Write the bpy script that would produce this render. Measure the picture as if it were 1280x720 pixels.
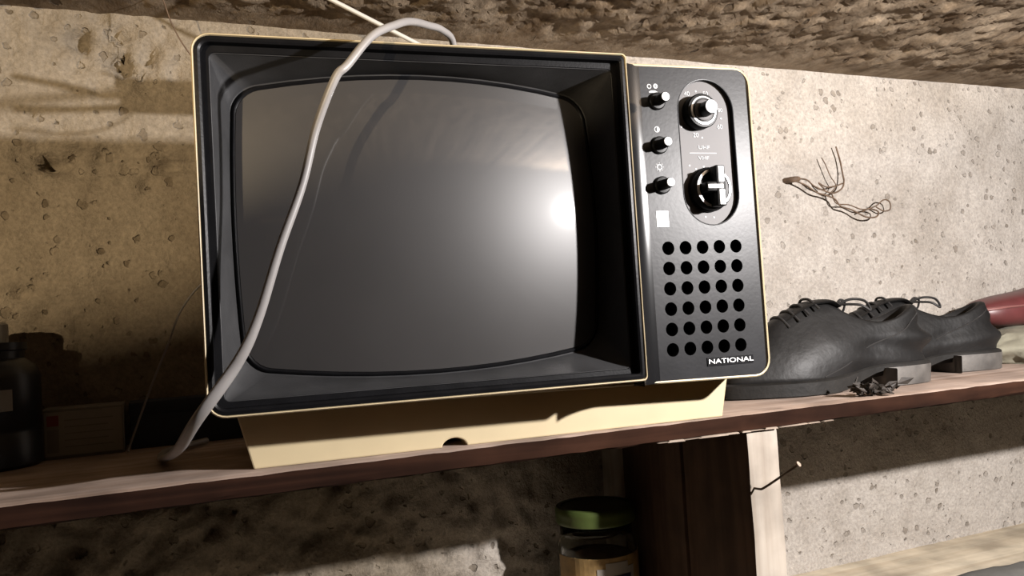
import bpy, bmesh, math, random
from mathutils import Vector, Matrix, noise

for o in list(bpy.data.objects):
    bpy.data.objects.remove(o, do_unlink=True)
scene = bpy.context.scene
COL = scene.collection

# ------------------------------------------------------------------ camera
CAM = Vector((-0.02612, -0.85738, 0.09694))
yaw, pitch, roll = math.radians(23.216), math.radians(2.516), math.radians(-3.525)
fw = Vector((math.sin(yaw) * math.cos(pitch), math.cos(yaw) * math.cos(pitch), math.sin(pitch)))
rt0 = Vector((math.cos(yaw), -math.sin(yaw), 0))
up0 = rt0.cross(fw)
rt = rt0 * math.cos(roll) + up0 * math.sin(roll)
up = -rt0 * math.sin(roll) + up0 * math.cos(roll)
cd = bpy.data.cameras.new('camera')
cd.sensor_width = 36.0
cd.lens = 1030 / 1280 * 36.0
cd.clip_start = 0.02
cam = bpy.data.objects.new('camera', cd)
COL.objects.link(cam)
M3 = Matrix((rt, up, -fw)).transposed()
cam.matrix_world = Matrix.Translation(CAM) @ M3.to_4x4()
scene.camera = cam

# ------------------------------------------------------------------ world, lamps, exposure
world = bpy.data.worlds.new('world')
scene.world = world
world.use_nodes = True
world.node_tree.nodes['Background'].inputs[0].default_value = (0.9, 0.75, 0.55, 1)
world.node_tree.nodes['Background'].inputs[1].default_value = 0.02

def lamp(name, loc, power, col, radius, aim, cone):
    ld = bpy.data.lights.new(name, 'SPOT')
    ld.spot_size = math.radians(cone); ld.spot_blend = 0.35
    ld.energy = power
    ld.color = col
    ld.shadow_soft_size = radius
    lo = bpy.data.objects.new(name, ld)
    lo.location = loc
    lo.rotation_euler = (Vector(aim) - Vector(loc)).to_track_quat('-Z', 'Y').to_euler()
    COL.objects.link(lo)
    return lo
LAMP_A = (0.79, -0.91, 0.315)
LAMP_B = (-0.85, -1.50, 0.348)
lamp('work_lamp', LAMP_A, 58, (1.0, 0.955, 0.935), 0.014, (0.5, 0.0, 0.15), 150)
lamp('bulb_lamp', LAMP_B, 72, (1.0, 0.78, 0.50), 0.012, (0.2, 0.0, 0.15), 140)

vs = scene.view_settings
vs.view_transform = 'Standard'
vs.look = 'None'
vs.gamma = 1.0
vs.exposure = 0.7
vs.use_curve_mapping = False

WY = 0.06          # wall plane
SY = -0.2297       # shelf front edge
CEIL = 0.4395
FLOOR = -1.60
LOWZ = -0.272      # lower shelf top

# ------------------------------------------------------------------ helpers
def mesh_obj(name, verts, faces, mat, parent=None, smooth=False, auto=None):
    me = bpy.data.meshes.new(name)
    me.from_pydata([tuple(v) for v in verts], [], faces)
    me.update()
    bm = bmesh.new(); bm.from_mesh(me)
    bmesh.ops.recalc_face_normals(bm, faces=bm.faces)
    bm.to_mesh(me); bm.free()
    return link(name, me, mat, parent, smooth, auto)

def link(name, me, mat, parent=None, smooth=False, auto=None):
    o = bpy.data.objects.new(name, me)
    COL.objects.link(o)
    if mat: 
        if not me.materials: me.materials.append(mat)
    if parent: o.parent = parent
    if smooth or auto:
        for p in me.polygons: p.use_smooth = True
        if auto:
            bm = bmesh.new(); bm.from_mesh(me)
            for e in bm.edges:
                if len(e.link_faces) == 2 and e.calc_face_angle(0) > math.radians(auto):
                    e.smooth = False
            bm.to_mesh(me); bm.free()
    return o

def bm_obj(name, bm, mat, parent=None, smooth=False, auto=None):
    bmesh.ops.recalc_face_normals(bm, faces=bm.faces)
    me = bpy.data.meshes.new(name)
    bm.to_mesh(me); bm.free()
    return link(name, me, mat, parent, smooth, auto)

def tag(o, label, cat, group=None):
    o['label'] = label; o['category'] = cat
    if group: o['group'] = group
    return o

def empty(name, loc, rz=0.0):
    o = bpy.data.objects.new(name, None)
    o.empty_display_size = 0.05
    o.location = loc; o.rotation_euler = (0, 0, rz)
    COL.objects.link(o)
    return o

def fr(x, y, z, s, oct=3):
    v = 0; a = 1; f = s
    for i in range(oct):
        v += a * noise.noise(Vector((x * f, y * f, z * f)))
        a *= 0.5; f *= 2.03
    return v

def box(name, x0, x1, y0, y1, z0, z1, mat, parent=None, bev=0.001, rough=0.0, seg=0):
    bm = bmesh.new()
    bmesh.ops.create_cube(bm, size=1)
    for v in bm.verts:
        v.co = Vector((x0 + (v.co.x + .5) * (x1 - x0), y0 + (v.co.y + .5) * (y1 - y0), z0 + (v.co.z + .5) * (z1 - z0)))
    if seg:
        L = [e for e in bm.edges if abs((e.verts[0].co - e.verts[1].co)[seg - 1]) > 1e-6]
        n = max(2, int(max(x1 - x0, y1 - y0, z1 - z0) / 0.02))
        bmesh.ops.subdivide_edges(bm, edges=L, cuts=n, use_grid_fill=True)
    if bev:
        es = [e for e in bm.edges if len(e.link_faces) == 2 and e.calc_face_angle(0) > 0.5]
        bmesh.ops.bevel(bm, geom=es, offset=bev, segments=2, affect='EDGES', profile=0.5)
    if rough:
        for v in bm.verts:
            c = v.co
            v.co = c + Vector((fr(c.x + 3, c.y, c.z, 30, 2), fr(c.x, c.y + 7, c.z, 30, 2), fr(c.x, c.y, c.z + 11, 30, 2))) * rough
    return bm_obj(name, bm, mat, parent, auto=35)

def lathe(name, prof, mat, parent=None, n=32, axis='z', at=(0, 0, 0), auto=40, cap=False):
    vs_, fs = [], []
    for r, h in prof:
        for i in range(n):
            a = 2 * math.pi * i / n
            if axis == 'z': p = (r * math.cos(a), r * math.sin(a), h)
            else: p = (r * math.cos(a), h, r * math.sin(a))
            vs_.append((p[0] + at[0], p[1] + at[1], p[2] + at[2]))
    for k in range(len(prof) - 1):
        for i in range(n):
            j = (i + 1) % n
            fs.append((k * n + i, k * n + j, (k + 1) * n + j, (k + 1) * n + i))
    if cap:
        fs.append(tuple(range(n)))
        fs.append(tuple((len(prof) - 1) * n + i for i in range(n)))
    return mesh_obj(name, vs_, fs, mat, parent, auto=auto)

def spline(pts, n):
    """Catmull-Rom through pts, n samples per span."""
    P = [Vector(p) for p in pts]
    P = [P[0] * 2 - P[1]] + P + [P[-1] * 2 - P[-2]]
    out = []
    for i in range(1, len(P) - 2):
        a, b, c, d = P[i - 1], P[i], P[i + 1], P[i + 2]
        for k in range(n):
            t = k / n
            out.append(0.5 * ((2 * b) + (c - a) * t + (2 * a - 5 * b + 4 * c - d) * t * t + (3 * b - a - 3 * c + d) * t ** 3))
    out.append(P[-2].copy())
    return out

def tube(name, pts, rad, mat, parent=None, n=10, samples=10, flat=None):
    """rad: float or list per control point (a, b) half widths; flat: reference direction for the a axis."""
    path = spline(pts, samples) if samples > 1 else [Vector(p) for p in pts]
    m = len(path)
    def radius(k):
        if not isinstance(rad, (list, tuple)): return (rad, rad)
        t = k / (m - 1) * (len(rad) - 1)
        i = min(int(t), len(rad) - 2); f = t - i
        a = rad[i] if isinstance(rad[i], (list, tuple)) else (rad[i],) * 2
        b = rad[i + 1] if isinstance(rad[i + 1], (list, tuple)) else (rad[i + 1],) * 2
        return (a[0] * (1 - f) + b[0] * f, a[1] * (1 - f) + b[1] * f)
    vs_, fs = [], []
    prev = None
    for k, p in enumerate(path):
        t = (path[min(k + 1, m - 1)] - path[max(k - 1, 0)])
        t = t.normalized() if t.length > 1e-9 else Vector((0, 0, 1))
        if flat is not None:
            s = Vector(flat)
        else:
            s = prev if prev is not None else (Vector((0, 0, 1)) if abs(t.z) < .9 else Vector((1, 0, 0)))
        s = (s - t * s.dot(t)).normalized()
        prev = s
        q = t.cross(s)
        ra, rb = radius(k)
        for i in range(n):
            a = 2 * math.pi * i / n
            vs_.append(p + s * math.cos(a) * rb + q * math.sin(a) * ra)
    for k in range(m - 1):
        for i in range(n):
            j = (i + 1) % n
            fs.append((k * n + i, k * n + j, (k + 1) * n + j, (k + 1) * n + i))
    fs.append(tuple(range(n - 1, -1, -1)))
    fs.append(tuple((m - 1) * n + i for i in range(n)))
    return mesh_obj(name, vs_, fs, mat, parent, auto=60)

# ------------------------------------------------------------------ materials
def nodes(name):
    m = bpy.data.materials.new(name)
    m.use_nodes = True
    nt = m.node_tree
    return m, nt, nt.nodes['Principled BSDF']

ALB = 0.62
def plain(name, col, rough=0.5, metal=0.0, spec=0.5, coat=0.0, coat_rough=0.05, var=0.12, vscale=25.0, bump=0.0, bscale=200.0):
    m, nt, b = nodes(name)
    if metal < .3 and max(col) < .85: col = [c * ALB for c in col]
    tc = nt.nodes.new('ShaderNodeTexCoord')
    nz = nt.nodes.new('ShaderNodeTexNoise'); nz.inputs['Scale'].default_value = vscale; nz.inputs['Detail'].default_value = 5
    nt.links.new(tc.outputs['Object'], nz.inputs['Vector'])
    rp = nt.nodes.new('ShaderNodeValToRGB')
    rp.color_ramp.elements[0].position = 0.3; rp.color_ramp.elements[1].position = 0.7
    rp.color_ramp.elements[0].color = (*[c * (1 - var) for c in col], 1)
    rp.color_ramp.elements[1].color = (*[min(1, c * (1 + var)) for c in col], 1)
    nt.links.new(nz.outputs['Fac'], rp.inputs['Fac'])
    nt.links.new(rp.outputs['Color'], b.inputs['Base Color'])
    b.inputs['Roughness'].default_value = rough
    b.inputs['Metallic'].default_value = metal
    b.inputs['Specular IOR Level'].default_value = spec
    b.inputs['Coat Weight'].default_value = coat
    b.inputs['Coat Roughness'].default_value = coat_rough
    if bump:
        n2 = nt.nodes.new('ShaderNodeTexNoise'); n2.inputs['Scale'].default_value = bscale; n2.inputs['Detail'].default_value = 4
        nt.links.new(tc.outputs['Object'], n2.inputs['Vector'])
        bp = nt.nodes.new('ShaderNodeBump'); bp.inputs['Strength'].default_value = bump; bp.inputs['Distance'].default_value = 0.002
        nt.links.new(n2.outputs['Fac'], bp.inputs['Height'])
        nt.links.new(bp.outputs['Normal'], b.inputs['Normal'])
    return m

def concrete(name, light, dark, spot, stretch=(1, 1, 1), bump=0.5, big=9.0, spotscale=55.0, spotsize=0.16, mott=(.70, 1.14), fine=120, left_tone=None):
    m, nt, b = nodes(name)
    light, dark, spot = [[c * ALB for c in q] for q in (light, dark, spot)]
    L = nt.links.new
    tc = nt.nodes.new('ShaderNodeTexCoord')
    mp = nt.nodes.new('ShaderNodeMapping'); mp.inputs['Scale'].default_value = stretch
    L(tc.outputs['Object'], mp.inputs['Vector'])
    n1 = nt.nodes.new('ShaderNodeTexNoise'); n1.inputs['Scale'].default_value = big; n1.inputs['Detail'].default_value = 8; n1.inputs['Roughness'].default_value = 0.62
    L(mp.outputs[0], n1.inputs['Vector'])
    r1 = nt.nodes.new('ShaderNodeValToRGB')
    r1.color_ramp.elements[0].position = 0.34; r1.color_ramp.elements[0].color = (*dark, 1)
    r1.color_ramp.elements[1].position = 0.58; r1.color_ramp.elements[1].color = (*light, 1)
    L(n1.outputs['Fac'], r1.inputs['Fac'])
    # dark grains and pebbles
    vo = nt.nodes.new('ShaderNodeTexVoronoi'); vo.inputs['Scale'].default_value = spotscale; vo.inputs['Randomness'].default_value = 1
    nw = nt.nodes.new('ShaderNodeTexNoise'); nw.inputs['Scale'].default_value = spotscale * 1.6; nw.inputs['Detail'].default_value = 3
    L(mp.outputs[0], nw.inputs['Vector'])
    mixv = nt.nodes.new('ShaderNodeMix'); mixv.data_type = 'VECTOR'; mixv.inputs['Factor'].default_value = 0.009
    L(mp.outputs[0], mixv.inputs[4]); L(nw.outputs['Color'], mixv.inputs[5])
    L(mixv.outputs[1], vo.inputs['Vector'])
    n3 = nt.nodes.new('ShaderNodeTexNoise'); n3.inputs['Scale'].default_value = 14; n3.inputs['Detail'].default_value = 3
    L(mp.outputs[0], n3.inputs['Vector'])
    th = nt.nodes.new('ShaderNodeMath'); th.operation = 'MULTIPLY'; th.inputs[1].default_value = spotsize * 4.5
    vr = nt.nodes.new('ShaderNodeTexVoronoi'); vr.inputs['Scale'].default_value = spotscale; L(mixv.outputs[1], vr.inputs['Vector'])
    s2 = nt.nodes.new('ShaderNodeSeparateColor'); L(vr.outputs['Color'], s2.inputs[0])
    pw = nt.nodes.new('ShaderNodeMath'); pw.operation = 'POWER'; pw.inputs[1].default_value = 2.2; L(s2.outputs[2], pw.inputs[0])
    pm = nt.nodes.new('ShaderNodeMath'); pm.operation = 'MULTIPLY'; L(pw.outputs[0], pm.inputs[0]); L(n3.outputs['Fac'], pm.inputs[1])
    L(pm.outputs[0], th.inputs[0])
    lt = nt.nodes.new('ShaderNodeMapRange'); lt.inputs['To Min'].default_value = 1; lt.inputs['To Max'].default_value = 0
    sub = nt.nodes.new('ShaderNodeMath'); sub.operation = 'SUBTRACT'
    L(vo.outputs['Distance'], sub.inputs[0]); L(th.outputs[0], sub.inputs[1])
    lt.inputs['From Min'].default_value = -0.03; lt.inputs['From Max'].default_value = 0.06
    L(sub.outputs[0], lt.inputs['Value'])
    # only some cells carry a dark grain
    sepc = nt.nodes.new('ShaderNodeSeparateColor'); L(vo.outputs['Color'], sepc.inputs[0])
    gt = nt.nodes.new('ShaderNodeMath'); gt.operation = 'GREATER_THAN'; gt.inputs[1].default_value = 0.35
    L(sepc.outputs[0], gt.inputs[0])
    ml = nt.nodes.new('ShaderNodeMath'); ml.operation = 'MULTIPLY'
    L(lt.outputs[0], ml.inputs[0]); L(gt.outputs[0], ml.inputs[1])
    ml2 = nt.nodes.new('ShaderNodeMath'); ml2.operation = 'MULTIPLY'; 
    L(ml.outputs[0], ml2.inputs[0]); L(sepc.outputs[1], ml2.inputs[1])
    mx = nt.nodes.new('ShaderNodeMix'); mx.data_type = 'RGBA'
    L(ml2.outputs[0], mx.inputs['Factor']); L(r1.outputs[0], mx.inputs[6]); mx.inputs[7].default_value = (*spot, 1)
    # fine mottling
    n4 = nt.nodes.new('ShaderNodeTexNoise'); n4.inputs['Scale'].default_value = fine; n4.inputs['Detail'].default_value = 8; n4.inputs['Roughness'].default_value = .65
    L(mp.outputs[0], n4.inputs['Vector'])
    mr = nt.nodes.new('ShaderNodeMapRange'); mr.inputs['From Min'].default_value = .3; mr.inputs['From Max'].default_value = .7
    mr.inputs['To Min'].default_value = mott[0]; mr.inputs['To Max'].default_value = mott[1]
    L(n4.outputs['Fac'], mr.inputs['Value'])
    mu = nt.nodes.new('ShaderNodeMix'); mu.data_type = 'RGBA'; mu.blend_type = 'MULTIPLY'; mu.inputs['Factor'].default_value = 1
    L(mx.outputs[2], mu.inputs[6]); L(mr.outputs[0], mu.inputs[7])
    last = mu.outputs[2]
    if left_tone:
        # browner, darker tone towards the left end of the wall, with a ragged edge
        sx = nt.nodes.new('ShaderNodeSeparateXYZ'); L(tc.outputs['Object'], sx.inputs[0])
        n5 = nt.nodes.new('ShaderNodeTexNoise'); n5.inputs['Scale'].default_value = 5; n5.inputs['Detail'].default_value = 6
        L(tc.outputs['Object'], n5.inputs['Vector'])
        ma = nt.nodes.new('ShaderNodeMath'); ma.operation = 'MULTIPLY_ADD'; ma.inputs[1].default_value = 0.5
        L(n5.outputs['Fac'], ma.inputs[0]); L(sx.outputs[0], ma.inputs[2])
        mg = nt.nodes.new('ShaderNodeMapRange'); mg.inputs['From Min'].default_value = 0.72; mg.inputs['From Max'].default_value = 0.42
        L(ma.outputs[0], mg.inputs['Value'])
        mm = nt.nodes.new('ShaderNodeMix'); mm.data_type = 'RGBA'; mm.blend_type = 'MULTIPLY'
        L(mg.outputs[0], mm.inputs['Factor']); L(last, mm.inputs[6]); mm.inputs[7].default_value = (*left_tone, 1)
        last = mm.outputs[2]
    L(last, b.inputs['Base Color'])
    b.inputs['Roughness'].default_value = 0.95
    b.inputs['Specular IOR Level'].default_value = 0.15
    # relief
    ad = nt.nodes.new('ShaderNodeMath'); ad.operation = 'SUBTRACT'
    L(n4.outputs['Fac'], ad.inputs[0]); L(ml.outputs[0], ad.inputs[1])
    bp = nt.nodes.new('ShaderNodeBump'); bp.inputs['Strength'].default_value = bump; bp.inputs['Distance'].default_value = 0.003
    L(ad.outputs[0], bp.inputs['Height']); L(bp.outputs[0], b.inputs['Normal'])
    return m

def wood(name, light, dark, axis=0, rough=0.75, scale=1.0, spec=.25):
    m, nt, b = nodes(name)
    light, dark = [[c * ALB for c in q] for q in (light, dark)]
    L = nt.links.new
    tc = nt.nodes.new('ShaderNodeTexCoord')
    mp = nt.nodes.new('ShaderNodeMapping')
    s = [40 * scale] * 3; s[axis] = 2.5 * scale
    mp.inputs['Scale'].default_value = s
    L(tc.outputs['Object'], mp.inputs['Vector'])
    n1 = nt.nodes.new('ShaderNodeTexNoise'); n1.inputs['Scale'].default_value = 1.6; n1.inputs['Detail'].default_value = 7; n1.inputs['Distortion'].default_value = 0.6
    L(mp.outputs[0], n1.inputs['Vector'])
    r1 = nt.nodes.new('ShaderNodeValToRGB')
    r1.color_ramp.elements[0].position = 0.32; r1.color_ramp.elements[0].color = (*dark, 1)
    r1.color_ramp.elements[1].position = 0.62; r1.color_ramp.elements[1].color = (*light, 1)
    L(n1.outputs['Fac'], r1.inputs['Fac'])
    n2 = nt.nodes.new('ShaderNodeTexNoise'); n2.inputs['Scale'].default_value = 18; n2.inputs['Detail'].default_value = 5
    L(tc.outputs['Object'], n2.inputs['Vector'])
    mr = nt.nodes.new('ShaderNodeMapRange'); mr.inputs['From Min'].default_value = .3; mr.inputs['From Max'].default_value = .62; mr.inputs['To Min'].default_value = .6; mr.inputs['To Max'].default_value = 1.05
    L(n2.outputs['Fac'], mr.inputs['Value'])
    mu = nt.nodes.new('ShaderNodeMix'); mu.data_type = 'RGBA'; mu.blend_type = 'MULTIPLY'; mu.inputs['Factor'].default_value = 1
    L(r1.outputs[0], mu.inputs[6]); L(mr.outputs[0], mu.inputs[7])
    L(mu.outputs[2], b.inputs['Base Color'])
    b.inputs['Roughness'].default_value = rough
    b.inputs['Specular IOR Level'].default_value = spec
    bp = nt.nodes.new('ShaderNodeBump'); bp.inputs['Strength'].default_value = 0.35; bp.inputs['Distance'].default_value = 0.0015
    L(n1.outputs['Fac'], bp.inputs['Height']); L(bp.outputs[0], b.inputs['Normal'])
    return m

MAT = {}
MAT['wall'] = concrete('wall_concrete', (0.65, 0.59, 0.525), (0.49, 0.435, 0.375), (0.26, 0.215, 0.17), bump=0.8, spotscale=85, spotsize=.19, mott=(.70, 1.16), fine=240, left_tone=(.62, .575, .49))
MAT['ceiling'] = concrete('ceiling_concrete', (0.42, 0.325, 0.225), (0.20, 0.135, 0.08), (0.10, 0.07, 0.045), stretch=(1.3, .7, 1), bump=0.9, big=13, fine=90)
MAT['room'] = plain('room_plaster', (0.22, 0.125, 0.07), 0.95, spec=0.1)
MAT['floor'] = plain('floor_earth', (0.18, 0.105, 0.06), 0.95, spec=0.1)
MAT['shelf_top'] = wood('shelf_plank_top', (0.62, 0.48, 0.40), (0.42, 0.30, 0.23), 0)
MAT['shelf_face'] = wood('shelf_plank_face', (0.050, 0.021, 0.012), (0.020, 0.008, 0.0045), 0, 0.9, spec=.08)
MAT['raw_wood'] = wood('raw_wood', (0.62, 0.50, 0.40), (0.42, 0.31, 0.23), 0)
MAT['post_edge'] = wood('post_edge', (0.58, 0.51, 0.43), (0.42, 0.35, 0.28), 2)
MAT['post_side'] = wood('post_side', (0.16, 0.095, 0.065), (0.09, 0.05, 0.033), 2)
MAT['low_shelf'] = wood('low_shelf_board', (0.95, 0.82, 0.62), (0.75, 0.62, 0.45), 0)
MAT['cream'] = plain('cream_plastic', (0.72, 0.59, 0.365), 0.42, var=0.04, coat=0.1, coat_rough=0.2)
MAT['black'] = plain('black_plastic', (0.008, 0.008, 0.009), 0.35, spec=0.1, var=0.25, vscale=60, bump=0.05, bscale=500)
MAT['black_satin'] = plain('black_bezel_plastic', (0.050, 0.050, 0.052), 0.5, spec=0.2, var=0.2, vscale=40, bump=0.06, bscale=700)
MAT['knob'] = plain('knob_black', (0.010, 0.010, 0.010), 0.4, spec=0.12, var=0.1)
MAT['silver'] = plain('bright_metal', (0.86, 0.86, 0.86), 0.28, metal=0.6, var=0.03)
MAT['white_glint'] = plain('white_glint', (0.9, 0.9, 0.9), 0.35, var=0.02)  # white stands in for lamp glare on the silver caps and sticker
MAT['print'] = plain('white_print', (0.50, 0.50, 0.50), 0.5, var=0.02)
MAT['hole'] = plain('speaker_cloth', (0.006, 0.006, 0.006), 0.95, spec=0.05)
MAT['cord'] = plain('cord_pvc', (0.36, 0.34, 0.33), 0.42, var=0.06)
MAT['thin_wire'] = plain('thin_wire', (0.12, 0.09, 0.06), 0.5)
MAT['rust'] = plain('rusty_wire', (0.16, 0.10, 0.06), 0.75, var=0.3, vscale=150)
MAT['chrome'] = plain('antenna_chrome', (0.9, 0.88, 0.84), 0.25, metal=0.55, var=0.03)
MAT['dark'] = plain('dark_plastic', (0.02, 0.018, 0.016), 0.5)

# ------------------------------------------------------------------ the setting
def axis_grid(lo, hi, f0, f1, step, coarse):
    a = []
    x = lo
    while x < f0 - 1e-6: a.append(x); x += coarse
    x = f0
    while x < f1 + 1e-6: a.append(x); x += step
    x = f1 + coarse
    while x < hi - 1e-6: a.append(x); x += coarse
    a.append(hi)
    return a

def sheet(name, us, vs_, fn, mat):
    V, Fc = [], []
    for v in vs_:
        for u in us: V.append(fn(u, v))
    n = len(us)
    for j in range(len(vs_) - 1):
        for i in range(n - 1):
            Fc.append((j * n + i, j * n + i + 1, (j + 1) * n + i + 1, (j + 1) * n + i))
    me = bpy.data.meshes.new(name)
    me.from_pydata(V, [], Fc); me.update()
    o = link(name, me, mat, smooth=True)
    o['kind'] = 'structure'
    return o

XL, XR, YF = -1.6, 3.0, -2.6
pits = [(-.070, .405, .016, .012), (-.055, .385, .012, .010), (-.030, .405, .012, .008), (-.075, .36, .012, .006), (-.02, .395, .010, .006),
        (-.095, .385, .010, .005), (0.0, .38, .012, .009), (-.045, .42, .014, .007), (-.03, .37, .010, .006),
        (-.125, .292, .022, .010), (-.10, .287, .02, .009), (-.06, .285, .02, .010), (-.02, .283, .012, .006), (-.035, .265, .006, .006),
        (.80, .30, .006, .004), (.845, .405, .005, .005), (.852, .42, .005, .005), (.79, .41, .006, .005), (1.18, .26, .009, .006), (1.03, .30, .010, .004)]
patches = [(-.06, .405, .045, .026, .034), (-.02, .385, .03, .012, .018), (-.12, .288, .06, .010, .030), (-.04, .285, .05, .007, .020), (-.16, .14, .05, .03, .010), (-.10, .12, .05, .02, .008),
           (.10, .0, .01, .01, 0), (.25, -.17, .2, .05, .010), (.60, -.22, .03, .05, .008), (.85, .41, .03, .02, .005)]
def wall_fn(x, z):
    if x < -.5 or x > 2.2 or z < -.6: return (x, WY, z)
    d = 0.0025 * fr(x, 0, z, 9, 3) + 0.0012 * fr(x, 4, z, 55, 3)
    left = min(1, max(0, (0.25 - x) / .3))
    low = min(1, max(0, (-.02 - z) / .05)) * min(1, max(0, (.42 - x) / .05))
    rg = max(0, fr(x, 9, z, 22, 4) - 0.02)
    d -= 0.0 * left
    d += (0.004 * left + 0.012 * low) * (rg + fr(x, 2, z, 60, 3) * .35)
    # construction joint across the wall left of the set
    d += 0.004 * left * math.exp(-((z - .279 - .004 * fr(x, 1, 0, 12, 2)) / .0025) ** 2)
    for (px, pz, r, dep) in pits:
        q = ((x - px) ** 2 + (z - pz) ** 2) / (r * r)
        if q < 6:
            d += dep * math.exp(-q * (1.2 + 1.4 * fr(x, 6, z, 70, 2)))
    for (px, pz, rx, rz, am) in patches:
        q = ((x - px) / rx) ** 2 + ((z - pz) / rz) ** 2
        if q < 5:
            h = fr(x, 3, z, 48, 4)
            d += am * math.exp(-q) * (max(0, h - .05) * 1.8 - .25 * abs(h))
    # mortar ridge beside the shelf post
    d -= 0.006 * math.exp(-((x - .575 + .05 * (z + .2)) / .012) ** 2) * (1 if z < -.11 else 0)
    return (x, WY + d, z)
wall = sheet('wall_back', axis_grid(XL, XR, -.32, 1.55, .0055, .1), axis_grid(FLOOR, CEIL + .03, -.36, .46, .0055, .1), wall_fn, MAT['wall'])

def ceil_fn(x, y):
    if x < -.6 or x > 2.6 or y < -.9: return (x, y, CEIL)
    k = min(1, max(0, (WY - .015 - y) / .06))
    a = fr(x * 1.3 + y * .3, y * .8, 0, 30, 3)
    b = fr(x * 1.4 + y * .5, y * .7, 3, 75, 3)
    c = fr(x, y, 8, 7, 2)
    e = fr(x * 1.2, y * .7, 5, 140, 2)
    d = k * (0.0060 * max(-.3, a) + 0.0038 * b + 0.0018 * e + 0.006 * c)
    return (x, y, CEIL + d)
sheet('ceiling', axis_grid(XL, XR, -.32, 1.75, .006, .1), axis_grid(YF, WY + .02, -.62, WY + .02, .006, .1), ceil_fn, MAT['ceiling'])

def quad(name, pts, mat):
    o = mesh_obj(name, pts, [(0, 1, 2, 3)], mat)
    o['kind'] = 'structure'
    return o
quad('wall_left', [(XL, YF, FLOOR), (XL, WY, FLOOR), (XL, WY, CEIL), (XL, YF, CEIL)], MAT['room'])
quad('wall_right', [(XR, YF, FLOOR), (XR, WY, FLOOR), (XR, WY, CEIL), (XR, YF, CEIL)], MAT['room'])
quad('wall_front', [(XL, YF, FLOOR), (XR, YF, FLOOR), (XR, YF, CEIL), (XL, YF, CEIL)], MAT['room'])
quad('floor', [(XL, YF, FLOOR), (XR, YF, FLOOR), (XR, WY, FLOOR), (XL, WY, FLOOR)], MAT['floor'])

# added beam out of view, keeping the bulb's light off the ceiling
baffle = box('bulb_baffle_1', XL, XR, -1.38, -1.31, .367, CEIL + .002, None, bev=.002)
baffle['kind'] = 'structure'
BAFFLE = baffle

# ------------------------------------------------------------------ shelf planks and post
TH = 0.0162
def plank(name, x0, x1, y0, y1, ztop, th, mats, parent=None, wob=0.0012):
    """Plank along x with a worn front edge; faces: 0 top, 1 front face, 2 rest."""
    nx = int((x1 - x0) / .012)
    prof = [(y1, -th), (y0 + .003, -th), (y0 + .0005, -th + .0015), (y0, -th + .004), (y0, -.003), (y0 + .0006, -.001), (y0 + .003, 0), (y0 + .02, 0), (y1, 0)]
    V, Fc, mi = [], [], []
    for i in range(nx + 1):
        x = x0 + (x1 - x0) * i / nx
        for k, (y, z) in enumerate(prof):
            e = 1 if 1 <= k <= 6 else 0
            V.append((x, y + e * wob * fr(x, k * .02, 1, 40, 3), ztop + z + e * wob * .7 * fr(x, k * .03, 5, 40, 3)))
    n = len(prof)
    for i in range(nx):
        for k in range(n):
            j = (k + 1) % n
            Fc.append((i * n + k, i * n + j, (i + 1) * n + j, (i + 1) * n + k))
            mi.append(1 if k in (1, 2, 3, 4) else (0 if k in (5, 6, 7) else 2))
    Fc.append(tuple(range(n))); mi.append(1)
    Fc.append(tuple(nx * n + k for k in range(n))); mi.append(1)
    me = bpy.data.meshes.new(name)
    me.from_pydata(V, [], Fc); me.update()
    for m in mats: me.materials.append(m)
    for p, q in zip(me.polygons, mi): p.material_index = q
    bm = bmesh.new(); bm.from_mesh(me); bmesh.ops.recalc_face_normals(bm, faces=bm.faces); bm.to_mesh(me); bm.free()
    return link(name, me, None, parent, auto=30)

BAFFLE.data.materials.append(MAT['post_side'])
shelf = empty('wall_shelf', (0.4, -0.08, 0))
tag(shelf, 'long plank shelf with pale top and dark brown edge carrying the television and shoes', 'shelf')
def sub_parent(o, root):
    o.parent = root
    o.matrix_parent_inverse = Matrix.Translation(root.location).inverted()
    return o
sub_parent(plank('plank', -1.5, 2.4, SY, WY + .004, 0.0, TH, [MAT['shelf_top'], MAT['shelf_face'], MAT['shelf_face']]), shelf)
# splintered pale strip along the lower arris
random.seed(4)
bm = bmesh.new()
x = 0.375
while x < 0.565:
    w = random.uniform(.008, .035)
    h = random.uniform(.0004, .0016)
    p = [(x, SY - .0006, -TH - h * .4), (x + w, SY - .0006, -TH - h * random.uniform(.2, .8)), (x + w * .9, SY - .0010, -TH + h * .6), (x + w * .1, SY - .0010, -TH + h * random.uniform(.3, .9))]
    q = [(a, b + .006, c) for a, b, c in p]
    v = [bm.verts.new(k) for k in p + q]
    for f in ((0, 1, 2, 3), (0, 1, 5, 4), (2, 3, 7, 6), (1, 2, 6, 5), (0, 3, 7, 4), (4, 5, 6, 7)): bm.faces.new([v[k] for k in f])
    x += w + random.uniform(-.006, .004)
sp = sub_parent(bm_obj('splinters', bm, MAT['raw_wood']), shelf)
sp['kind'] = 'stuff'

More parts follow.
